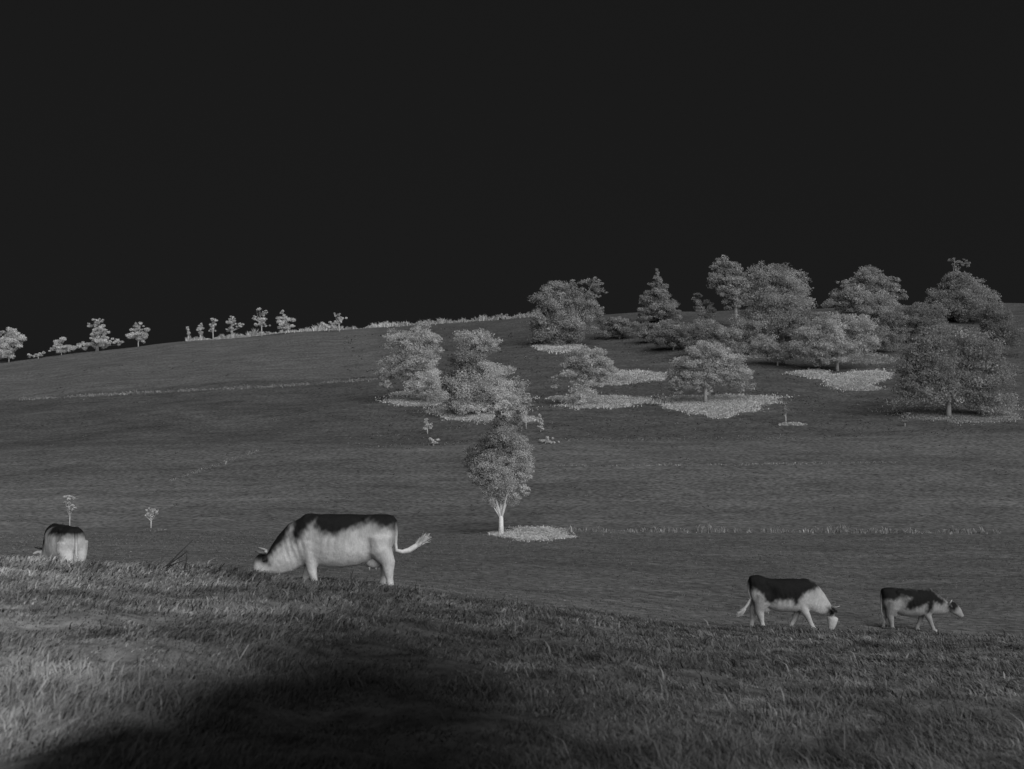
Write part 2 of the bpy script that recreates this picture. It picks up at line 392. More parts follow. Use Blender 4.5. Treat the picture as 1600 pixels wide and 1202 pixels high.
# orchard and hillside trees: kind, label, foot, lobes, options
HILL = [
 ('apple_tree', 'spreading apple tree at the left end of the orchard with a drooping left bough', (668, 630),
  [(624, 532, 26, 15, .85), (662, 528, 24, 18, .9), (678, 542, 11, 18, 1.1), (650, 555, 32, 20, .9), (612, 578, 22, 17, .8), (640, 575, 20, 15, .9), (668, 590, 19, 26, 1.3), (601, 592, 8, 11, 1.1), (655, 605, 22, 13, 1.15), (608, 602, 6, 8, 1.)], dict(tone=.42)),
 ('apple_tree', 'dense domed apple tree with left edge painted dark in reversed light directly above the lone tree', (748, 648),
  [(738, 529, 26, 13, .9), (760, 536, 22, 14, .9), (745, 552, 32, 16, .65), (730, 575, 22, 22, .6), (760, 580, 32, 20, .95), (788, 578, 22, 7, .9), (738, 605, 40, 24, .95), (702, 606, 12, 24, .28), (710, 566, 8, 18, .3), (780, 615, 26, 22, 1.15), (812, 610, 12, 18, .85), (722, 630, 34, 14, .95), (790, 632, 26, 11, 1.2), (742, 637, 42, 8, 1.1)], dict(tone=.42)),  # dark left and pale foot lobes: reversed light and shade in leaf tone
 ('leafy_tree', 'tall broad tree breaking the skyline at the left of the orchard, forked top', (868, 540),
  [(870, 452, 24, 12), (893, 446, 14, 8), (928, 443, 14, 9, .9), (936, 455, 11, 9, .9), (862, 470, 28, 18), (910, 472, 24, 16), (862, 500, 34, 22), (890, 505, 34, 22), (870, 525, 34, 16), (928, 490, 20, 10)], dict(tone=.31, dens=1.2)),
 ('leafy_tree', 'conical tree with a pointed top on the skyline right of centre', (1035, 504),
  [(1028, 432, 6, 10), (1028, 446, 13, 13), (1024, 462, 19, 13), (1030, 478, 26, 14), (1040, 492, 26, 10), (1008, 490, 14, 9)], dict(tone=.31, dens=1.2)),
 ('leafy_tree', 'small ragged tree on the skyline between the conical tree and the tallest crowns', (1099, 508),
  [(1088, 465, 8, 7, .8), (1099, 478, 12, 10), (1104, 491, 14, 9)], dict(tone=.34)),
 ('leafy_tree', 'upright tree with a rounded crown, highest point of the skyline', (1150, 512),
  [(1133, 418, 18, 14, .9), (1128, 436, 18, 15, .95), (1150, 442, 20, 18), (1145, 462, 20, 14), (1150, 480, 12, 10)], dict(tone=.32, dens=1.2)),
 ('leafy_tree', 'largest round crowned tree on the skyline, wide as three of its neighbours', (1208, 545),
  [(1196, 430, 26, 16), (1228, 440, 28, 20), (1195, 455, 32, 24), (1240, 464, 28, 20), (1212, 480, 50, 20), (1180, 505, 32, 20, 1.1), (1222, 505, 38, 20), (1205, 525, 30, 14, 1.1), (1262, 474, 10, 8)], dict(tone=.32, dens=1.15)),
 ('leafy_tree', 'broad flat topped tree on the skyline with gaps low on its right side', (1356, 512),
  [(1360, 436, 26, 14), (1325, 446, 14, 10), (1335, 462, 30, 15), (1385, 447, 20, 14, .85), (1400, 464, 14, 9, .8), (1360, 470, 40, 14), (1310, 474, 22, 10), (1360, 488, 46, 12)], dict(tone=.31, dens=1.1)),
 ('leafy_tree', 'tree with a small tuft above a wide cone at the right end of the skyline', (1500, 504),
  [(1490, 408, 9, 6), (1506, 412, 8, 6), (1497, 422, 7, 8), (1495, 436, 20, 12), (1504, 450, 34, 14), (1500, 466, 48, 15), (1505, 484, 54, 14)], dict(tone=.27, dens=1.2)),
 ('apple_tree', 'low apple tree in the middle of the slope below the forked skyline tree', (908, 636),
  [(915, 560, 30, 15, .95), (895, 575, 18, 14), (935, 575, 26, 14, .9), (910, 595, 16, 13, 1.05), (868, 597, 7, 11, .9), (940, 592, 16, 8), (905, 615, 12, 16, 1.2)], dict(tone=.38)),
 ('apple_tree', 'wide apple tree with an open lower crown showing its trunk over a pale shadow painted in grass', (1102, 630),
  [(1105, 552, 34, 16, .9), (1132, 565, 30, 16, .95), (1085, 574, 32, 16, .95), (1072, 594, 30, 13, .9), (1145, 585, 30, 13, .95), (1160, 600, 22, 10, .95), (1105, 582, 30, 14, 1.05), (1058, 610, 18, 9, .85), (1100, 600, 14, 12, 1.1)], dict(tone=.36, clump=.28)),
 ('apple_tree', 'apple tree tucked under the largest round crown on its left side', (1118, 562),
  [(1100, 512, 28, 12, .9), (1085, 528, 24, 12, .9), (1130, 528, 28, 14), (1150, 545, 20, 9)], dict(tone=.32)),
 ('apple_tree', 'broad apple tree in the right hand orchard above two pale shadows painted in grass', (1308, 580),
  [(1300, 505, 30, 14, .9), (1335, 512, 30, 16, .95), (1280, 522, 32, 16), (1265, 545, 28, 12), (1310, 540, 36, 18), (1345, 535, 26, 14, .95), (1290, 558, 32, 10, 1.05)], dict(tone=.35)),
 ('apple_tree', 'apple tree between the flat topped skyline tree and the right edge', (1402, 545),
  [(1395, 500, 24, 10, .85), (1415, 512, 26, 12, .85), (1385, 518, 20, 10), (1440, 505, 22, 10, .8)], dict(tone=.28)),
 ('apple_tree', 'large dim apple tree at the right edge, lowest of the hillside trees', (1482, 652),
  [(1440, 545, 30, 18, .8), (1480, 532, 38, 22, .85), (1530, 548, 36, 28, .8), (1550, 590, 34, 30, .85), (1545, 625, 40, 18, .95), (1430, 575, 28, 18, .85), (1470, 580, 40, 24, .85), (1425, 605, 26, 16, .9), (1460, 612, 36, 18, 1.), (1515, 600, 34, 28, .95), (1505, 618, 40, 12, 1.0), (1440, 618, 24, 9, 1.)], dict(tone=.30, leaf=2.3, dens=1.3)),
 ('apple_tree', 'dim low tree behind the middle of the orchard left of the conical tree', (968, 530),
  [(950, 502, 20, 9, .9), (975, 508, 24, 10), (960, 518, 28, 8)], dict(tone=.26)),
 ('apple_tree', 'dim low tree directly below the conical skyline tree', (1022, 536),
  [(1010, 512, 22, 9, .9), (1040, 514, 24, 10), (1022, 524, 28, 8)], dict(tone=.26)),
 ('apple_tree', 'dim bushy tree in the dense row left of the wide apple tree', (1052, 548), [(1052, 518, 32, 13), (1035, 530, 26, 10), (1068, 534, 26, 10)], dict(tone=.24)),
 ('apple_tree', 'bushy tree in the dense row directly below the upright highest tree', (1172, 558), [(1165, 516, 26, 13), (1172, 535, 26, 13)], dict(tone=.29)),
 ('apple_tree', 'dim bushy tree in the dense row right of the largest round tree', (1256, 545), [(1264, 500, 24, 12, .9), (1250, 520, 30, 14)], dict(tone=.26)),
 ('apple_tree', 'dim bushy tree in the dense row below the right end of the skyline', (1446, 538), [(1440, 488, 34, 11), (1450, 510, 36, 14)], dict(tone=.21)),
 ('apple_tree', 'dim bushy tree cut by the right edge of the photo', (1556, 560), [(1552, 490, 26, 16), (1565, 520, 28, 22)], dict(tone=.2)),
 ('apple_tree', 'dim bushy tree between the wide apple tree and the largest round tree', (1215, 572), [(1190, 540, 26, 10), (1218, 550, 30, 12)], dict(tone=.27)),
 ('apple_tree', 'dim bushy tree standing in the gap behind the broad right hand apple tree', (1362, 552), [(1355, 520, 34, 14), (1385, 532, 26, 12)], dict(tone=.25)),
]
for nm, lb, ft, lo, op in HILL:
    op['tone'] *= 1.7 if ft[0] < 800 else 1.72 if ft[1] > 570 and ft[0] < 1450 else 1.45; op.setdefault('trunk_tone', .34)
    lo = [(l[0], l[1], l[2] * 1.12, l[3] * 1.18) + tuple(l[4:]) for l in lo]
    tree(nm, lb, 'tree', ft, lo, group=OR, **op)
RIDGE = [
 ('ridge_tree', 'tiny upright sapling, smallest and first of the row on the ridge', 'tree', (294, 531), [(293, 515, 2.5, 4), (295, 521, 3, 4)]),
 ('ridge_tree', 'small spindly tree, second of the row on the ridge', 'tree', (313, 529), [(313, 508, 4, 4), (312, 515, 6, 4), (314, 521, 4, 3)]),
 ('ridge_tree', 'small spindly tree with a flat tufted top, third of the row on the ridge', 'tree', (333, 528), [(334, 500, 6, 4), (333, 508, 6, 3.5), (332, 516, 6, 2.5)]),
 ('ridge_tree', 'loose crowned tree leaning right, fourth of the row on the ridge', 'tree', (362, 525), [(362, 497, 5, 3), (360, 504, 8, 5), (372, 509, 8, 4), (360, 514, 7, 5)]),
 ('ridge_tree', 'taller tree with layered open branches and bare lower trunk on the ridge', 'tree', (409, 521), [(404, 484, 5, 2.5), (414, 490, 5, 4), (400, 497, 6, 3.5), (411, 501, 9, 4), (407, 508, 14, 2.5), (408, 502, 5, 6)]),
 ('ridge_tree', 'dense round tree with a small tip above it, last of the row on the ridge', 'tree', (446, 519), [(445, 504, 13, 11, 1.1), (440, 487, 4, 3), (446, 496, 8, 6), (446, 512, 12, 5)]),
 ('ridge_tree', 'small windswept tree beside a low bush at the middle of the ridge', 'tree', (530, 512), [(527, 492, 5, 3), (534, 498, 8, 3), (528, 503, 7, 3)]),
 ('ridge_bush', 'low round bush left of the small windswept tree on the ridge', 'bush', (514, 514), [(513, 507, 10, 6), (520, 509, 8, 4)]),
 ('ridge_bush', 'single small bush on the skyline just left of the orchard', 'bush', (787, 501), [(786, 494, 6, 5, .8), (788, 498, 8, 3, .8)]),
 ('ridge_tree', 'conical layered tree on the left ridge rising out of low bushes', 'tree', (153, 545), [(154, 502, 10, 4), (150, 509, 15, 5), (157, 517, 17, 5), (150, 525, 14, 5), (158, 531, 16, 5)]),
 ('ridge_tree', 'round crowned tree standing alone between the low bushes and the row of small trees', 'tree', (216, 540), [(217, 510, 8, 6), (216, 520, 17, 11, 1.05), (215, 529, 15, 7)]),
 ('ridge_bush', 'wide low bush around the foot of the conical layered tree', 'bush', (150, 547), [(135, 539, 16, 6), (160, 537, 22, 7), (180, 534, 10, 7)]),
 ('ridge_bush', 'soft rounded bush between the left frame edge and the conical layered tree', 'bush', (96, 554), [(97, 538, 13, 9), (88, 545, 14, 7), (107, 545, 16, 7)]),
 ('ridge_bush', 'tiny low bush in the dip of the left ridge', 'bush', (60, 558), [(50, 556, 8, 3), (64, 553, 8, 4)]),
 ('ridge_tree', 'dense tree cut by the left edge of the photo', 'tree', (14, 564), [(14, 522, 14, 10), (20, 534, 20, 14), (12, 548, 20, 14)]),
]
for nm, lb, ct_, ft, lo in RIDGE:
    tree(nm, lb, ct_, ft, lo, group=RI, tone=.78, leaf=1.7, dens=1.2, d=212, trunk=.8 if ct_ == 'tree' else .5, stems=6, clump=.33)
SMALL = [
 ('sapling', 'young round headed sapling behind the left cow', 'tree', (109, 826), [(108, 778, 7, 6), (106, 788, 9, 7), (113, 794, 7, 4)], dict(trunk=.8, tone=.5)),
 ('sapling', 'young sapling with open spiky branches between the left cow and the largest cow', 'tree', (236, 826), [(235, 797, 6, 5), (242, 800, 6, 4), (232, 804, 6, 3), (237, 806, 6, 3)], dict(trunk=1.1, tone=.5, dens=.7)),
 ('sapling', 'small pointed sapling in the pasture left of the lone tree', 'tree', (668, 678), [(667, 658, 4, 5), (669, 665, 6, 5), (664, 670, 4, 2)], dict(trunk=.7, tone=.5)),
 ('shrub', 'small round shrub at the field edge below the pointed sapling', 'bush', (677, 697), [(677, 690, 8, 6)], dict(trunk=.6, tone=.48)),
 ('sapling', 'thin pointed sapling just right of the lone tree top', 'tree', (845, 676), [(842, 652, 3, 7), (845, 663, 6, 7), (847, 670, 5, 4)], dict(trunk=.7, tone=.52)),
 ('shrub', 'low spreading shrub below the thin pointed sapling', 'bush', (852, 694), [(852, 688, 15, 4.5), (862, 691, 10, 2.5)], dict(trunk=.6, tone=.52)),
 ('sapling', 'faint thin sapling on the slope below the right hand orchard', 'tree', (1228, 665), [(1227, 632, 5, 5, .8), (1231, 640, 6, 4, .8), (1224, 646, 4, 3, .7)], dict(trunk=.7, tone=.33, dens=.7)),
 ('sapling', 'small twiggy sapling below the lowest hillside tree at the right', 'tree', (1414, 666), [(1417, 650, 5, 5, .8), (1412, 658, 5, 4, .8)], dict(trunk=.6, tone=.33)),
 ('sapling', 'small sapling left of the low apple tree in the middle of the slope', 'tree', (822, 672), [(818, 622, 6, 8, .9), (824, 630, 8, 6, .9), (814, 634, 6, 6, .9)], dict(trunk=.7, tone=.42)),
]
for nm, lb, ct_, ft, lo, op in SMALL:
    tree(nm, lb, ct_, ft, lo, leaf=1.6, dens=op.pop('dens', 1.1), stems=7, clump=.30, group='saplings and shrubs on the grass', **dict(op, tone=op['tone'] * 1.6))

# tree shadows, tone reversed, painted as pale grass patches; then grass strips
PALE_SHADOWS = []
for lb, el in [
 ('lens shaped pale shadow painted in grass beside the foot of the lone tree', [(838, 835, 42, 8.5), (795, 836, 26, 4), (876, 840, 18, 2.6), (845, 834, 30, 8.5)]),
 ('pale shadow painted in grass under the drooping apple tree at the left of the orchard', [(650, 628, 44, 6), (676, 618, 22, 13), (628, 617, 16, 3)]),
 ('wide pale shadow painted in grass under the domed apple tree above the lone tree', [(745, 645, 58, 11), (770, 632, 44, 14), (722, 650, 22, 7)]),
 ('small pale shadow painted in grass right of the lone tree top', [(825, 656, 14, 4)]),
 ('pale shadow painted in grass under the forked skyline tree', [(870, 543, 30, 6.5), (895, 546, 16, 5)]),
 ('pale shadow painted in grass under the low apple tree mid slope', [(950, 627, 62, 6.5), (912, 622, 20, 14), (935, 634, 46, 4)]),
 ('flat pale shadow painted in grass on the slope right of the low apple tree', [(988, 589, 48, 8), (955, 596, 26, 6)]),
 ('tiny pale shadow painted in grass left of the low apple tree', [(873, 623, 14, 2.4)]),
 ('largest pale shadow painted in grass under the wide apple tree with the open crown', [(1128, 628, 76, 9), (1120, 640, 50, 7), (1126, 649, 18, 5), (1065, 636, 26, 5)]),
 ('long thin pale shadow painted in grass below the largest round tree', [(1200, 556, 38, 4), (1160, 552, 30, 4)]),
 ('pale shadow painted in grass on the left below the broad right hand apple tree', [(1268, 584, 28, 4.5), (1280, 589, 18, 3.5)]),
 ('thick pale shadow painted in grass below the broad right hand apple tree', [(1328, 598, 34, 9), (1355, 588, 34, 7), (1345, 607, 26, 4)]),
 ('dim pale shadow painted in grass between the two right hand orchard rows', [(1355, 563, 40, 5.5), (1340, 555, 24, 4)]),
 ('thin dim pale shadow painted in grass high on the right slope', [(1388, 541, 34, 3.6), (1378, 520, 30, 3)]),
 ('broad dim pale shadow painted in grass at the right edge under the lowest hillside tree', [(1500, 644, 80, 13), (1450, 630, 46, 9), (1540, 652, 44, 8)]),
 ('thin pale shadow streak painted in grass by the faint sapling below the right hand orchard', [(1238, 664, 18, 1.6)]),
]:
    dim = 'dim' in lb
    pale_shadow('painted_shadow_grass', lb, el, tone=.42 if dim else .66, dens=9.0 if not dim else 7)
def shadow_tone_ground():  # paints the same pale tree shadows into the ground tone
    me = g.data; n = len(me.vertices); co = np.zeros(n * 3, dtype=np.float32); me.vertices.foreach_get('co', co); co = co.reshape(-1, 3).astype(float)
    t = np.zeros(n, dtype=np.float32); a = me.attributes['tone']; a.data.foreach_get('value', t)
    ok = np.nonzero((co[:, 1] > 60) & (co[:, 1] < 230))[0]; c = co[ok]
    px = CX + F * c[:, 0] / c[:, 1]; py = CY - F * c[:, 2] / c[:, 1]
    for ells, tn in PALE_SHADOWS:
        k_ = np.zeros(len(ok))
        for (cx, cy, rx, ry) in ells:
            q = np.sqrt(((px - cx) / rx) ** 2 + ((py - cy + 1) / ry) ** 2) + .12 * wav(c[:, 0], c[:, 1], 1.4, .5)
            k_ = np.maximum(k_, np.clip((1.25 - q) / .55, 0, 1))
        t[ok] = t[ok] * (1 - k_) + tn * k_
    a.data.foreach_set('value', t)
shadow_tone_ground()
def strip(name, label, pts, n, spread, tone, hpx, wpx=1.3, gap=0.0):
    pts = np.array(pts, float); t = rng.random(n)
    keep = (np.sin(t * 57 + 2 * np.sin(t * 23)) + .5 * np.sin(t * 211)) > (-2 + 2.6 * gap); t = t[keep]; n = len(t)
    px = pts[0, 0] + (pts[-1, 0] - pts[0, 0]) * t; py = np.interp(px, pts[:, 0], pts[:, 1]) + rng.normal(0, spread, n)
    p = ground_pts(px, py); d = p[:, 1]
    h = hpx * d / F * rng.uniform(.2, 1.2, n) * (1 + .5 * np.sin(t * 140) * np.sin(t * 61)) * (1 + .6 * np.sin(t * 31 + 1) * np.sin(t * 13)); wd = wpx * d / F * rng.uniform(.6, 1.3, n)
    c = p.mean(0); c[2] = p[:, 2].min()
    o = blades(p - c, h, wd, .35, np.clip(tone * np.exp(rng.normal(0, .35, n)), .03, .8), name); o.location = c
    return tag(o, label, 'grass', kind='stuff')
strip('grass_strip', 'fringe of tall pale grass along the field edge right of the lone tree', [(885, 831), (1200, 832), (1565, 834)], 3400, .8, .30, 7, gap=.35)
strip('grass_strip', 'pale grass line dividing the two fields on the left hillside', [(28, 625), (250, 613), (420, 605), (590, 593)], 5000, .8, .27, 2.4)
strip('grass_strip', 'rough grass fringe along the top of the left ridge', [(290, 532), (330, 529), (426, 520), (620, 509)], 6000, .7, .62, 6, gap=.05)
strip('grass_strip', 'rough grass fringe on the ridge just left of the orchard', [(620, 509), (760, 500), (835, 494)], 3200, .8, .4, 5, gap=.1)
strip('grass_strip', 'thin broken pale line of grass across the middle of the right meadow', [(870, 729), (1160, 727), (1400, 723)], 1300, .35, .36, 1.8, gap=.3)
strip('grass_strip', 'faint broken line of grass low in the right meadow', [(880, 776), (1200, 771), (1400, 772)], 450, .35, .2, 1.4, gap=.3)
strip('grass_strip', 'faint diagonal track of grass in the left meadow', [(265, 752), (330, 730), (405, 705)], 1300, 1.3, .27, 1.6)
strip('grass_strip', 'uneven grass border between orchard pasture and lower meadow', [(560, 700), (700, 694), (860, 689), (1250, 684)], 1300, 1.6, .2, 2.0, gap=.25)
strip('grass_strip', 'short pale grass line at the foot of the spiky sapling', [(222, 829), (262, 829)], 90, .6, .3, 1.8)

# ------------------------------------------------------------------ cows
def loft(st, n=20, power=2.3, level=False):
    """st: (centre, up half-size, down half-size, half-width); sections lie across the path"""
    C = np.array([s[0] for s in st], float); T = np.gradient(C, axis=0)
    V = []
    ang = np.linspace(0, 2 * math.pi, n, endpoint=False)
    for (c, up, dn, hw), t in zip(st, T):
        if level: t = np.array([1.0, 0, 0])
        t = t / np.linalg.norm(t); side = np.array([0, 1.0, 0]); u = np.cross(t, side); u /= np.linalg.norm(u)
        if t[0] >= 0 and u[2] < 0 or t[0] < 0 and u[2] < 0: u = -u
        s = np.sin(ang); cc_ = np.cos(ang)
        e = 2 / power
        sx = np.sign(cc_) * np.abs(cc_) ** e * hw; sz = np.sign(s) * np.abs(s) ** e
        sz = np.where(sz > 0, sz * up, sz * dn)
        V.append(np.array(c) + sx[:, None] * side + sz[:, None] * u)
    m0, m1 = V[0].mean(0), V[-1].mean(0)
    V = [np.repeat(m0[None], n, 0) + (V[0] - m0) * .02] + V + [np.repeat(m1[None], n, 0) + (V[-1] - m1) * .02]
    V = np.vstack(V); Q = []
    for i in range(len(st) + 1):
        for j in range(n):
            k_ = (j + 1) % n; Q.append((i * n + j, i * n + k_, (i + 1) * n + k_, (i + 1) * n + j))
    return V, np.array(Q)
def fuse(items, name, voxel=.022, smooth=5):
    """unite overlapping closed shapes into one continuous skin"""
    import bmesh
    me = bpy.data.meshes.new(name + '_raw')
    V, Q = join_arrays(items); me.from_pydata([tuple(v) for v in V], [], [tuple(int(i) for i in q) for q in Q])
    bm = bmesh.new(); bm.from_mesh(me); bmesh.ops.remove_doubles(bm, verts=bm.verts, dist=1e-6); bmesh.ops.recalc_face_normals(bm, faces=bm.faces); bm.to_mesh(me); bm.free()
    o = bpy.data.objects.new(name + '_raw', me); col.objects.link(o)
    r = o.modifiers.new('r', 'REMESH'); r.mode = 'VOXEL'; r.voxel_size = voxel
    s = o.modifiers.new('s', 'SMOOTH'); s.factor = .5; s.iterations = smooth
    dg = bpy.context.evaluated_depsgraph_get(); ev = o.evaluated_get(dg); m2 = ev.to_mesh()
    v = np.zeros(len(m2.vertices) * 3); m2.vertices.foreach_get('co', v); v = v.reshape(-1, 3).copy()
    f = [tuple(p.vertices) for p in m2.polygons]
    ev.to_mesh_clear(); bpy.data.objects.remove(o); bpy.data.meshes.remove(me)
    return v, f
def leg(p, r, y): return tube_arrays([(a, y + b, c) for a, b, c in p], r, 12)
def cow(label, px, py, d, face, cfg, poly, rz=0.0, white=.62, pitch=0.0, horn=.5):
    """px,py: pixel under the rump at ground; face +1 looks right, -1 left. Local +x runs towards the head."""
    m = d / F
    x0 = (px - CX) * m; loc = (x0, d, (CY - py) * m)
    e = empty('cow', loc, label, 'cow', 'cows grazing on the slope', rz if face > 0 else math.pi - rz)
    e.rotation_euler = (0, -pitch, e.rotation_euler[2])
    items = []
    tor = [((x, 0, (t + b) / 2), (t - b) / 2, (t - b) / 2, hw) for x, t, b, hw in cfg['torso']]
    items.append(loft(tor, 24, 2.5, level=True))
    nk = [(c, u, u, hw) for c, u, hw in cfg['neck']]
    items.append(loft(nk, 20, 2.1))
    hd = [(c, u, u, hw) for c, u, hw in cfg['head']]
    items.append(loft(hd, 18, 2.4))
    for path, r, y in cfg['legs']: items.append(leg(path, r, y))
    # haunch and shoulder muscle
    for (c, rx, ry, rz_) in cfg.get('bulk', []):
        t = np.linspace(-1, 1, 9)
        items.append(loft([((c[0] + rx * a * .98, c[1], c[2]), rz_ * math.sqrt(1.001 - a * a * .96), rz_ * math.sqrt(1.001 - a * a * .96), ry * math.sqrt(1.001 - a * a * .96)) for a in t], 14, 2.0))
    poll, muz = np.array(cfg['head'][0][0]), np.array(cfg['head'][-1][0])
    ax = (muz - poll) / np.linalg.norm(muz - poll); back = np.array([-ax[2], 0, ax[0]]); back = back if back[2] > 0 or True else -back
    fr = cfg['front']          # unit vector the forehead faces
    for s in (-1, 1):          # ears
        b = poll + ax * .05 + np.array([0, s * .08, 0]) - np.array(fr) * .01
        items.append(tube_arrays([b, b + np.array([-.02, s * .09, .01]), b + np.array([-.03, s * .17, -.01]), b + np.array([-.02, s * .22, -.03])], [.028, .042, .036, .012], 8))
    v, f = fuse(items, 'cow', smooth=6)
    sgn = np.sign(v[:, 1]); rib = np.exp(-((v[:, 0] - .9) / .28) ** 2) * np.exp(-((v[:, 2] - .88) / .22) ** 2)
    v[:, 1] += sgn * .006 * rib * np.sin(v[:, 0] * 52 + (v[:, 2] - .9) * 9)
    fl = np.exp(-((v[:, 0] - .52) / .12) ** 2) * np.exp(-((v[:, 2] - 1.0) / .16) ** 2); v[:, 1] -= sgn * .045 * fl     # hollow of the flank
    nf = np.exp(-((v[:, 0] - 1.62) / .18) ** 2) * np.exp(-((v[:, 2] - .8) / .3) ** 2); v[:, 1] += sgn * .008 * nf * np.sin(v[:, 0] * 60 - v[:, 2] * 18)
    v += .004 * np.stack([wav(v[:, 1] * 14, v[:, 2] * 14, 1, .3), wav(v[:, 0] * 13, v[:, 2] * 15, 1, .9), wav(v[:, 0] * 15, v[:, 1] * 13, 1, 1.7)], 1)
    # coat: side view polygons hold dark markings and the toplit back, painted dark, pale elsewhere
    lx = v[:, 0]; lz = v[:, 2]
    sdist = np.full(len(v), 9.0)
    for pl in poly:
        q = []
        for (a, b) in pl:
            q.append(((a - px) * m * face, (py - b) * m))
        sdist = np.minimum(sdist, poly_sd(lx * math.cos(rz) - v[:, 1] * math.sin(rz), lz, q))
    nz = .018 * wav(lx * 20, lz * 20, 1.0, .5) + .012 * wav(lx * 47, lz * 43, 1.0, v[:, 1] * 0)
    k_ = np.clip((sdist + 1.6 * nz + .05) / .17, 0, 1); k_ = k_ * k_ * (3 - 2 * k_)
    pale = white * (.62 + .38 * np.clip((1.12 - lz) / .6, 0, 1)) * (1 + .06 * wav(lx * 5, lz * 6, 1, 1.))  # flank brightens towards the belly: reversed shade put into the coat colour
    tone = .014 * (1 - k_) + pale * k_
    dm = np.linalg.norm(v - (muz + ax * .02), axis=1); tone = np.where(dm < .085, tone * .55, tone)
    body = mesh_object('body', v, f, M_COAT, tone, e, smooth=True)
    # horns
    for s in (-1, 1):
        b = poll - ax * .03 + np.array([0, s * .065, 0])
        f_ = np.array(fr)
        pts = [b, b + np.array([0, s * .07, 0]) - ax * .02, b + np.array([0, s * .13, 0]) - ax * .03 + f_ * .06, b + np.array([0, s * .13, 0]) - ax * .05 + f_ * .15]
        V, Q = tube_arrays(pts, [.028, .024, .017, .005], 8); mesh_object('horn', V, Q, M_HORN, horn if s < 0 else min(horn, .12), e, smooth=True)
        ep = poll + ax * .19 + np.array([0, s * .098, 0]) + f_ * .03
        V, Q = loft([((ep[0] + .02 * a, ep[1], ep[2]), .02 * math.sqrt(1.01 - a * a), .02 * math.sqrt(1.01 - a * a), .016 * math.sqrt(1.01 - a * a)) for a in np.linspace(-1, 1, 5)], 8, 2)
        mesh_object('eye', V, Q, M_HORN, .02, e, smooth=True)
    for path, r, y in cfg['legs']:
        a = path[-1]; V, Q = tube_arrays([(a[0], y + a[1], a[2] + .05), (a[0] + .012, y + a[1], a[2] + .01), (a[0] + .02, y + a[1], a[2] - .035)], [r[-1] * .98, r[-1] * 1.18, r[-1] * 1.3], 10)
        mesh_object('hoof', V, Q, M_HORN, .35, e, smooth=True)
    if cfg.get('udder'):
        c = cfg['udder']; it = [loft([((c[0] + .15 * a, 0, c[2] + .02 * a), .13 * math.sqrt(1.01 - a * a), .13 * math.sqrt(1.01 - a * a), .13 * math.sqrt(1.01 - a * a)) for a in np.linspace(-1, 1, 7)], 14, 2)]
        for sx in (-.05, .06):
            for sy in (-.05, .05): it.append(tube_arrays([(c[0] + sx, sy, c[2] - .08), (c[0] + sx, sy * 1.2, c[2] - .145)], [.02, .012], 7))
        V, Q = join_arrays(it); mesh_object('udder', V, Q, M_COAT, white * .9, e, smooth=True)
    tp, tr_ = cfg['tail']
    V, Q = tube_arrays(tp, tr_, 9); kt = np.clip((1.08 - V[:, 2]) / .15, 0, 1); mesh_object('tail', V, Q, M_COAT, .015 + (white - .05) * kt, e, smooth=True)
    # tuft of long hairs
    n = 320; tip = np.array(tp[-1]); dirn = tip - np.array(tp[-2]); L_ = np.linalg.norm(dirn); dirn /= L_
    S, Qs = [], []
    for i in range(n):
        b = tip - dirn * L_ * rng.uniform(-.05, 1.0) + rng.normal(0, .016, 3); t = b + dirn * rng.uniform(.05, .17) + rng.normal(0, .03, 3)
        sd_ = np.cross(dirn, rng.normal(0, 1, 3)); sd_ /= np.linalg.norm(sd_) / .006
        k2 = len(S); S += [b - sd_, b + sd_, t + sd_ * .3, t - sd_ * .3]; Qs.append((k2, k2 + 1, k2 + 2, k2 + 3))
    mesh_object('tail_tuft', np.array(S), np.array(Qs), M_COAT, white * 1.05, e)
    return e
TOR = [(-.01, 1.22, .88, .12), (.02, 1.265, .76, .19), (.10, 1.285, .66, .24), (.22, 1.29, .62, .26), (.40, 1.28, .52, .275), (.62, 1.285, .44, .33), (.85, 1.29, .41, .345),
       (1.08, 1.29, .42, .33), (1.28, 1.285, .46, .28), (1.45, 1.27, .46, .24), (1.58, 1.20, .50, .19), (1.66, 1.10, .58, .12)]
def legs_std(hx=.05, fx=1.36, z0=0.0, walk=0.0, hw=.0):
    L = []
    for s, k_ in ((-1, 1), (1, -1)):
        L.append(([(hx + .17, 0, .95), (hx + .17, 0, .72), (hx + .06 + hw * k_, 0, .50), (hx + .07 + 2.0 * hw * k_, 0, .24), (hx + .08 + 2.6 * hw * k_, 0, z0 + .07), (hx + .11 + 2.7 * hw * k_, 0, z0 + .02)], [.21, .20, .115, .062, .066, .068], s * .15))
        L.append(([(fx, 0, .85), (fx - .02, 0, .62), (fx + .02 + walk * k_, 0, .40), (fx + .02 + 1.8 * walk * k_, 0, .22), (fx + .02 + 2.5 * walk * k_, 0, z0 + .07), (fx + .05 + 2.6 * walk * k_, 0, z0 + .02)], [.16, .13, .085, .060, .062, .064], s * .13))
    return L
BULK = [((.44, .19, 1.20), .09, .06, .07), ((.44, -.19, 1.20), .09, .06, .07), ((1.36, 0, 1.24), .16, .07, .07), ((.05, .10, 1.16), .07, .05, .06), ((.05, -.10, 1.16), .07, .05, .06), ((.25, .16, .95), .25, .12, .30), ((.25, -.16, .95), .25, .12, .30), ((1.35, .15, .88), .20, .10, .30), ((1.35, -.15, .88), .20, .10, .30)]
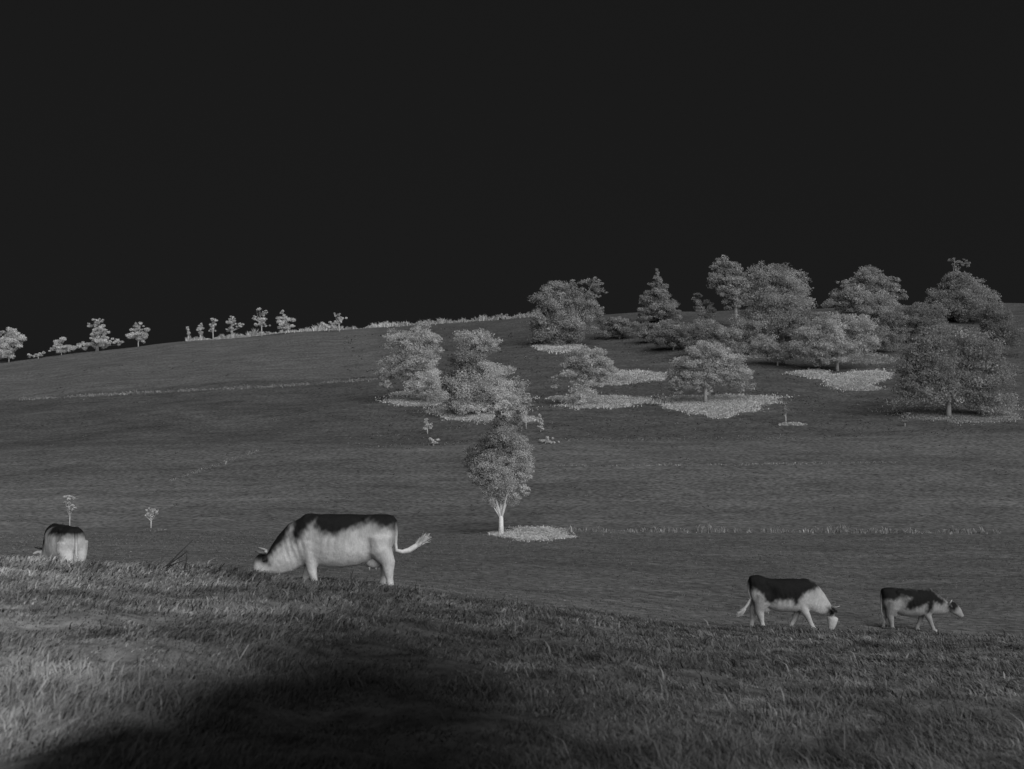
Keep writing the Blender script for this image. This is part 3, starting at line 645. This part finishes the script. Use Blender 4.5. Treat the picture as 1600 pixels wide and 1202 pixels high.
# largest cow, head in the grass
graze = dict(torso=TOR,
    neck=[((1.38, 0, .86), .40, .21), ((1.55, 0, .80), .38, .19), ((1.70, 0, .69), .33, .16), ((1.84, 0, .57), .28, .135), ((1.98, 0, .48), .21, .11), ((2.10, 0, .45), .13, .09)],
    head=[((2.13, 0, .62), .09, .09), ((2.15, 0, .53), .15, .12), ((2.17, 0, .41), .155, .12), ((2.18, 0, .28), .125, .095), ((2.19, 0, .18), .10, .085), ((2.19, 0, .12), .08, .08), ((2.19, 0, .08), .03, .04)],
    front=(1, 0, .1), legs=legs_std(walk=.05, hw=.03), bulk=BULK, udder=(.34, 0, .52),
    tail=([(.05, 0, 1.24), (-.015, 0, 1.17), (-.03, -.02, .98), (-.02, -.03, .80), (-.03, -.05, .69), (-.12, -.09, .655), (-.23, -.12, .675), (-.34, -.15, .74), (-.43, -.17, .82)], [.045, .036, .028, .026, .028, .036, .048, .044, .022]))
z1 = lambda L, s, ox, oy: [(a / s + ox, b / s + oy) for a, b in L]
c1 = z1([(1225, 120), (1215, 245), (1110, 225), (1030, 190), (960, 222), (850, 255), (770, 285), (690, 270), (642, 235), (636, 195), (580, 230), (530, 290), (490, 345), (472, 310), (472, 205), (445, 225), (405, 330), (345, 395), (300, 450), (280, 515), (245, 480), (190, 488), (150, 478), (100, 420), (250, 400), (330, 270), (420, 160), (520, 100), (850, 80)], 4.706, 360, 770)
cow('largest cow, back dark from markings and reversed top light, pale sided, grazing with its tail swung out', 616, 926, 20.3, -1, graze, [c1], white=.60)
# left cow, seen from behind and half hidden by the slope
g0 = dict(graze); g0['tail'] = ([(.05, 0, 1.24), (-.015, 0, 1.15), (-.03, 0, .90), (-.03, 0, .65), (-.03, 0, .45)], [.045, .036, .028, .022, .018])
c0 = z1([(130, 640), (160, 560), (215, 350), (470, 320), (620, 360), (580, 470), (430, 482), (385, 480), (345, 438), (305, 452), (272, 510), (300, 560), (260, 590)], 5, 20, 740)
cow('left cow half hidden behind the grassy crest, rump to the camera', 119, 913, 28.0, -1, g0, [c0], pitch=-.03, rz=math.radians(51), horn=.03, white=.62)
# middle right cow, head lowered towards the grass
t2 = [(x * 1.04, t + (.10 if x < .3 else .04 if x < .5 else 0), b + .05, hw) for x, t, b, hw in TOR]
b2 = dict(torso=t2,
    neck=[((1.40, 0, .88), .37, .20), ((1.58, 0, .80), .34, .18), ((1.72, -.02, .69), .28, .15), ((1.86, -.04, .58), .21, .12), ((1.98, -.06, .52), .14, .095)],
    head=[((2.06, -.07, .56), .09, .10), ((2.07, -.09, .47), .14, .135), ((2.06, -.11, .34), .145, .13), ((2.04, -.13, .20), .11, .10), ((2.02, -.14, .08), .08, .075), ((2.01, -.15, .01), .06, .07), ((2.01, -.15, -.03), .02, .03)],
    front=(.8, -.5, .2), legs=legs_std(hx=.12, fx=1.30, walk=.10, hw=.045), bulk=BULK, udder=(.40, 0, .56),
    tail=([(.06, 0, 1.33), (-.015, 0, 1.22), (-.03, -.04, .98), (.02, -.08, .82), (-.06, -.12, .68), (-.15, -.15, .57), (-.22, -.17, .50)], [.045, .034, .028, .028, .032, .034, .02]))
c2 = z1([(180, 70), (180, 195), (212, 178), (232, 190), (262, 205), (275, 250), (300, 262), (360, 240), (440, 238), (452, 270), (492, 212), (530, 190), (570, 182), (600, 170), (540, 120), (400, 110), (300, 80)], 3.81, 1120, 870)
h2 = z1([(655, 300), (655, 322), (690, 330), (715, 326), (715, 300)], 3.81, 1120, 870)
cow('cow with horned head lowered and turned, next to the rightmost cow', 1171, 985, 31, 1, b2, [c2, h2], white=.50)
# rightmost cow walking with head level
t3 = [(x * .98, t + (.03 if x < .5 else -.04 if x > 1.0 else 0), b + .04, hw * .95) for x, t, b, hw in TOR]
b3 = dict(torso=t3,
    neck=[((1.38, 0, .88), .36, .19), ((1.55, 0, .82), .33, .17), ((1.72, 0, .77), .27, .14), ((1.88, 0, .73), .21, .115), ((1.98, 0, .72), .16, .10)],
    head=[((2.00, 0, .83), .08, .085), ((2.07, 0, .77), .15, .12), ((2.17, 0, .68), .155, .115), ((2.28, 0, .58), .125, .095), ((2.36, 0, .50), .085, .075), ((2.41, 0, .45), .06, .065), ((2.43, 0, .43), .02, .03)],
    front=(.6, 0, .7), legs=legs_std(hx=.10, fx=1.28, walk=.085, hw=.04), bulk=BULK, udder=(.36, 0, .55),
    tail=([(.05, 0, 1.26), (-.015, 0, 1.15), (-.03, -.02, .88), (-.03, -.06, .60), (.0, -.10, .38)], [.042, .034, .026, .024, .02]))
c3 = z1([(960, 165), (960, 250), (985, 245), (1060, 242), (1080, 218), (1150, 232), (1120, 262), (1108, 290), (1130, 303), (1180, 285), (1240, 262), (1240, 320), (1258, 322), (1275, 255), (1330, 275), (1350, 262), (1270, 195), (1150, 190)], 3.81, 1120, 870)
h3 = z1([(1382, 270), (1384, 305), (1402, 312), (1425, 296), (1430, 260)], 3.81, 1120, 870)
cow('rightmost cow walking with its head held level', 1378, 987, 37, 1, b3, [c3, h3], white=.33)

def tufts(label, spots, n, h, tone, spread=.12):
    P = []
    for px, d in spots:
        x = (px - CX) / F * d
        k2 = max(8, n // len(spots)); P.append(np.stack([x + rng.normal(0, spread, k2), d - .12 + rng.normal(0, spread, k2), np.zeros(k2)], 1))
    P = np.vstack(P); P[:, 2] = H(P[:, 0], P[:, 1]); c = P.mean(0)
    o = blades(P - c, h * rng.uniform(.4, 1.4, len(P)), .0009 * c[1], rng.uniform(.2, 1.1, len(P)), tone * np.exp(rng.normal(0, .4, len(P))), 'grass_tuft'); o.location = c
    tag(o, label, 'grass', kind='stuff')
tufts('longer grass round the hooves and muzzle of the largest cow', [(595, 20.2), (606, 20.2), (585, 20), (497, 20.2), (480, 20.1), (488, 20.0), (405, 20.1), (415, 20.1), (425, 20.1), (435, 20.1), (448, 20.0), (460, 20), (515, 20), (540, 20), (565, 20)], 2600, .13, .16)
tufts('longer grass round the hooves of the cow with the lowered horned head', [(1181, 30.8), (1192, 30.8), (1230, 30.7), (1262, 30.7), (1293, 30.6), (1300, 30.6)], 700, .12, .12)
tufts('longer grass round the hooves of the rightmost cow', [(1384, 36.7), (1398, 36.7), (1435, 36.6), (1455, 36.6)], 300, .09, .12)
def tussocks():
    n = 5200
    py = 495 + 330 * rng.random(n) ** .9; px = rng.uniform(0, 1600, n)
    s_ = s_of(px, py); rough = (s_ > .42) & (px > 540)
    keep = (s_ < .97) & (rng.random(n) < np.where(rough, 1.0, .12)); p = ground_pts(px[keep], py[keep]); k3 = 7
    p = np.repeat(p, k3, 0); d = p[:, 1]; m_ = d / F; p[:, 0] += rng.normal(0, 2.2, len(p)) * m_; p[:, 1] += rng.normal(0, 1.5, len(p)) * m_ * 3; p[:, 2] = H(p[:, 0], p[:, 1])
    t = np.repeat(np.where(rng.random(keep.sum()) < .5, .075, .17) * np.exp(rng.normal(0, .15, keep.sum())), k3)
    o = blades(p, 1.8 * m_ * rng.uniform(.4, 1.3, len(p)), 1.6 * m_, .8, t, 'pasture_tussocks')
    tag(o, 'scattered low tussocks and weeds roughening the hillside pasture', 'grass', kind='stuff')
    n = 1500; y = 6 + rng.random(n) * 18; px = rng.uniform(-30, 1500, n); x = (px - CX) / F * y
    cr = np.interp(px, [0, 300, 600, 850, 1100, 1500], [20, 20.5, 21, 23.5, 27, 29]); kp = (y < cr) & (rng.random(n) > dark_area_mask(x, y)); x, y, px = x[kp], y[kp], px[kp]
    o = blades(np.stack([x, y, H(x, y)], 1), rng.uniform(.08, .24, len(x)), np.clip(.0006 * y, .003, .011), rng.uniform(.6, 1.7, len(x)), np.where(rng.random(len(x)) < .75, .03, .2), 'dry_stalks', leandir=np.where(px < 800, .5, 2.4))
    tag(o, 'dry bent stalks sticking out of the rough foreground grass', 'grass', kind='stuff')
tussocks()

# ------------------------------------------------------------------ dead branch on the crest at the left
def branch():
    r = ground_at(252, 893); d = r[1]; m = d / F
    e = empty('dead_branch', tuple(r), 'dark dead forked branch lying on the grass between the left and largest cows', 'branch')
    W = lambda px, py, dy=0.: ((px - 252) * m, dy, (893 - py) * m)
    V, Q = tube_arrays([W(248, 895), W(262, 882, .1), W(278, 865, .1), W(296, 846, .2)], [.016, .013, .009, .004], 7); mesh_object('stem', V, Q, M_BARK, .05, e, smooth=True)
    for p, q in (([W(258, 888), W(275, 880, -.1), W(296, 872, -.2)], .012), ([W(286, 894, .05), W(289, 876, .1), W(288, 860, .1)], .014), ([W(262, 884), W(280, 870, .2), W(290, 862, .1)], .010)):
        V, Q = tube_arrays(p, [q, q * .8, q * .3], 6); mesh_object('twig', V, Q, M_BARK, .06, e, smooth=True)
branch()
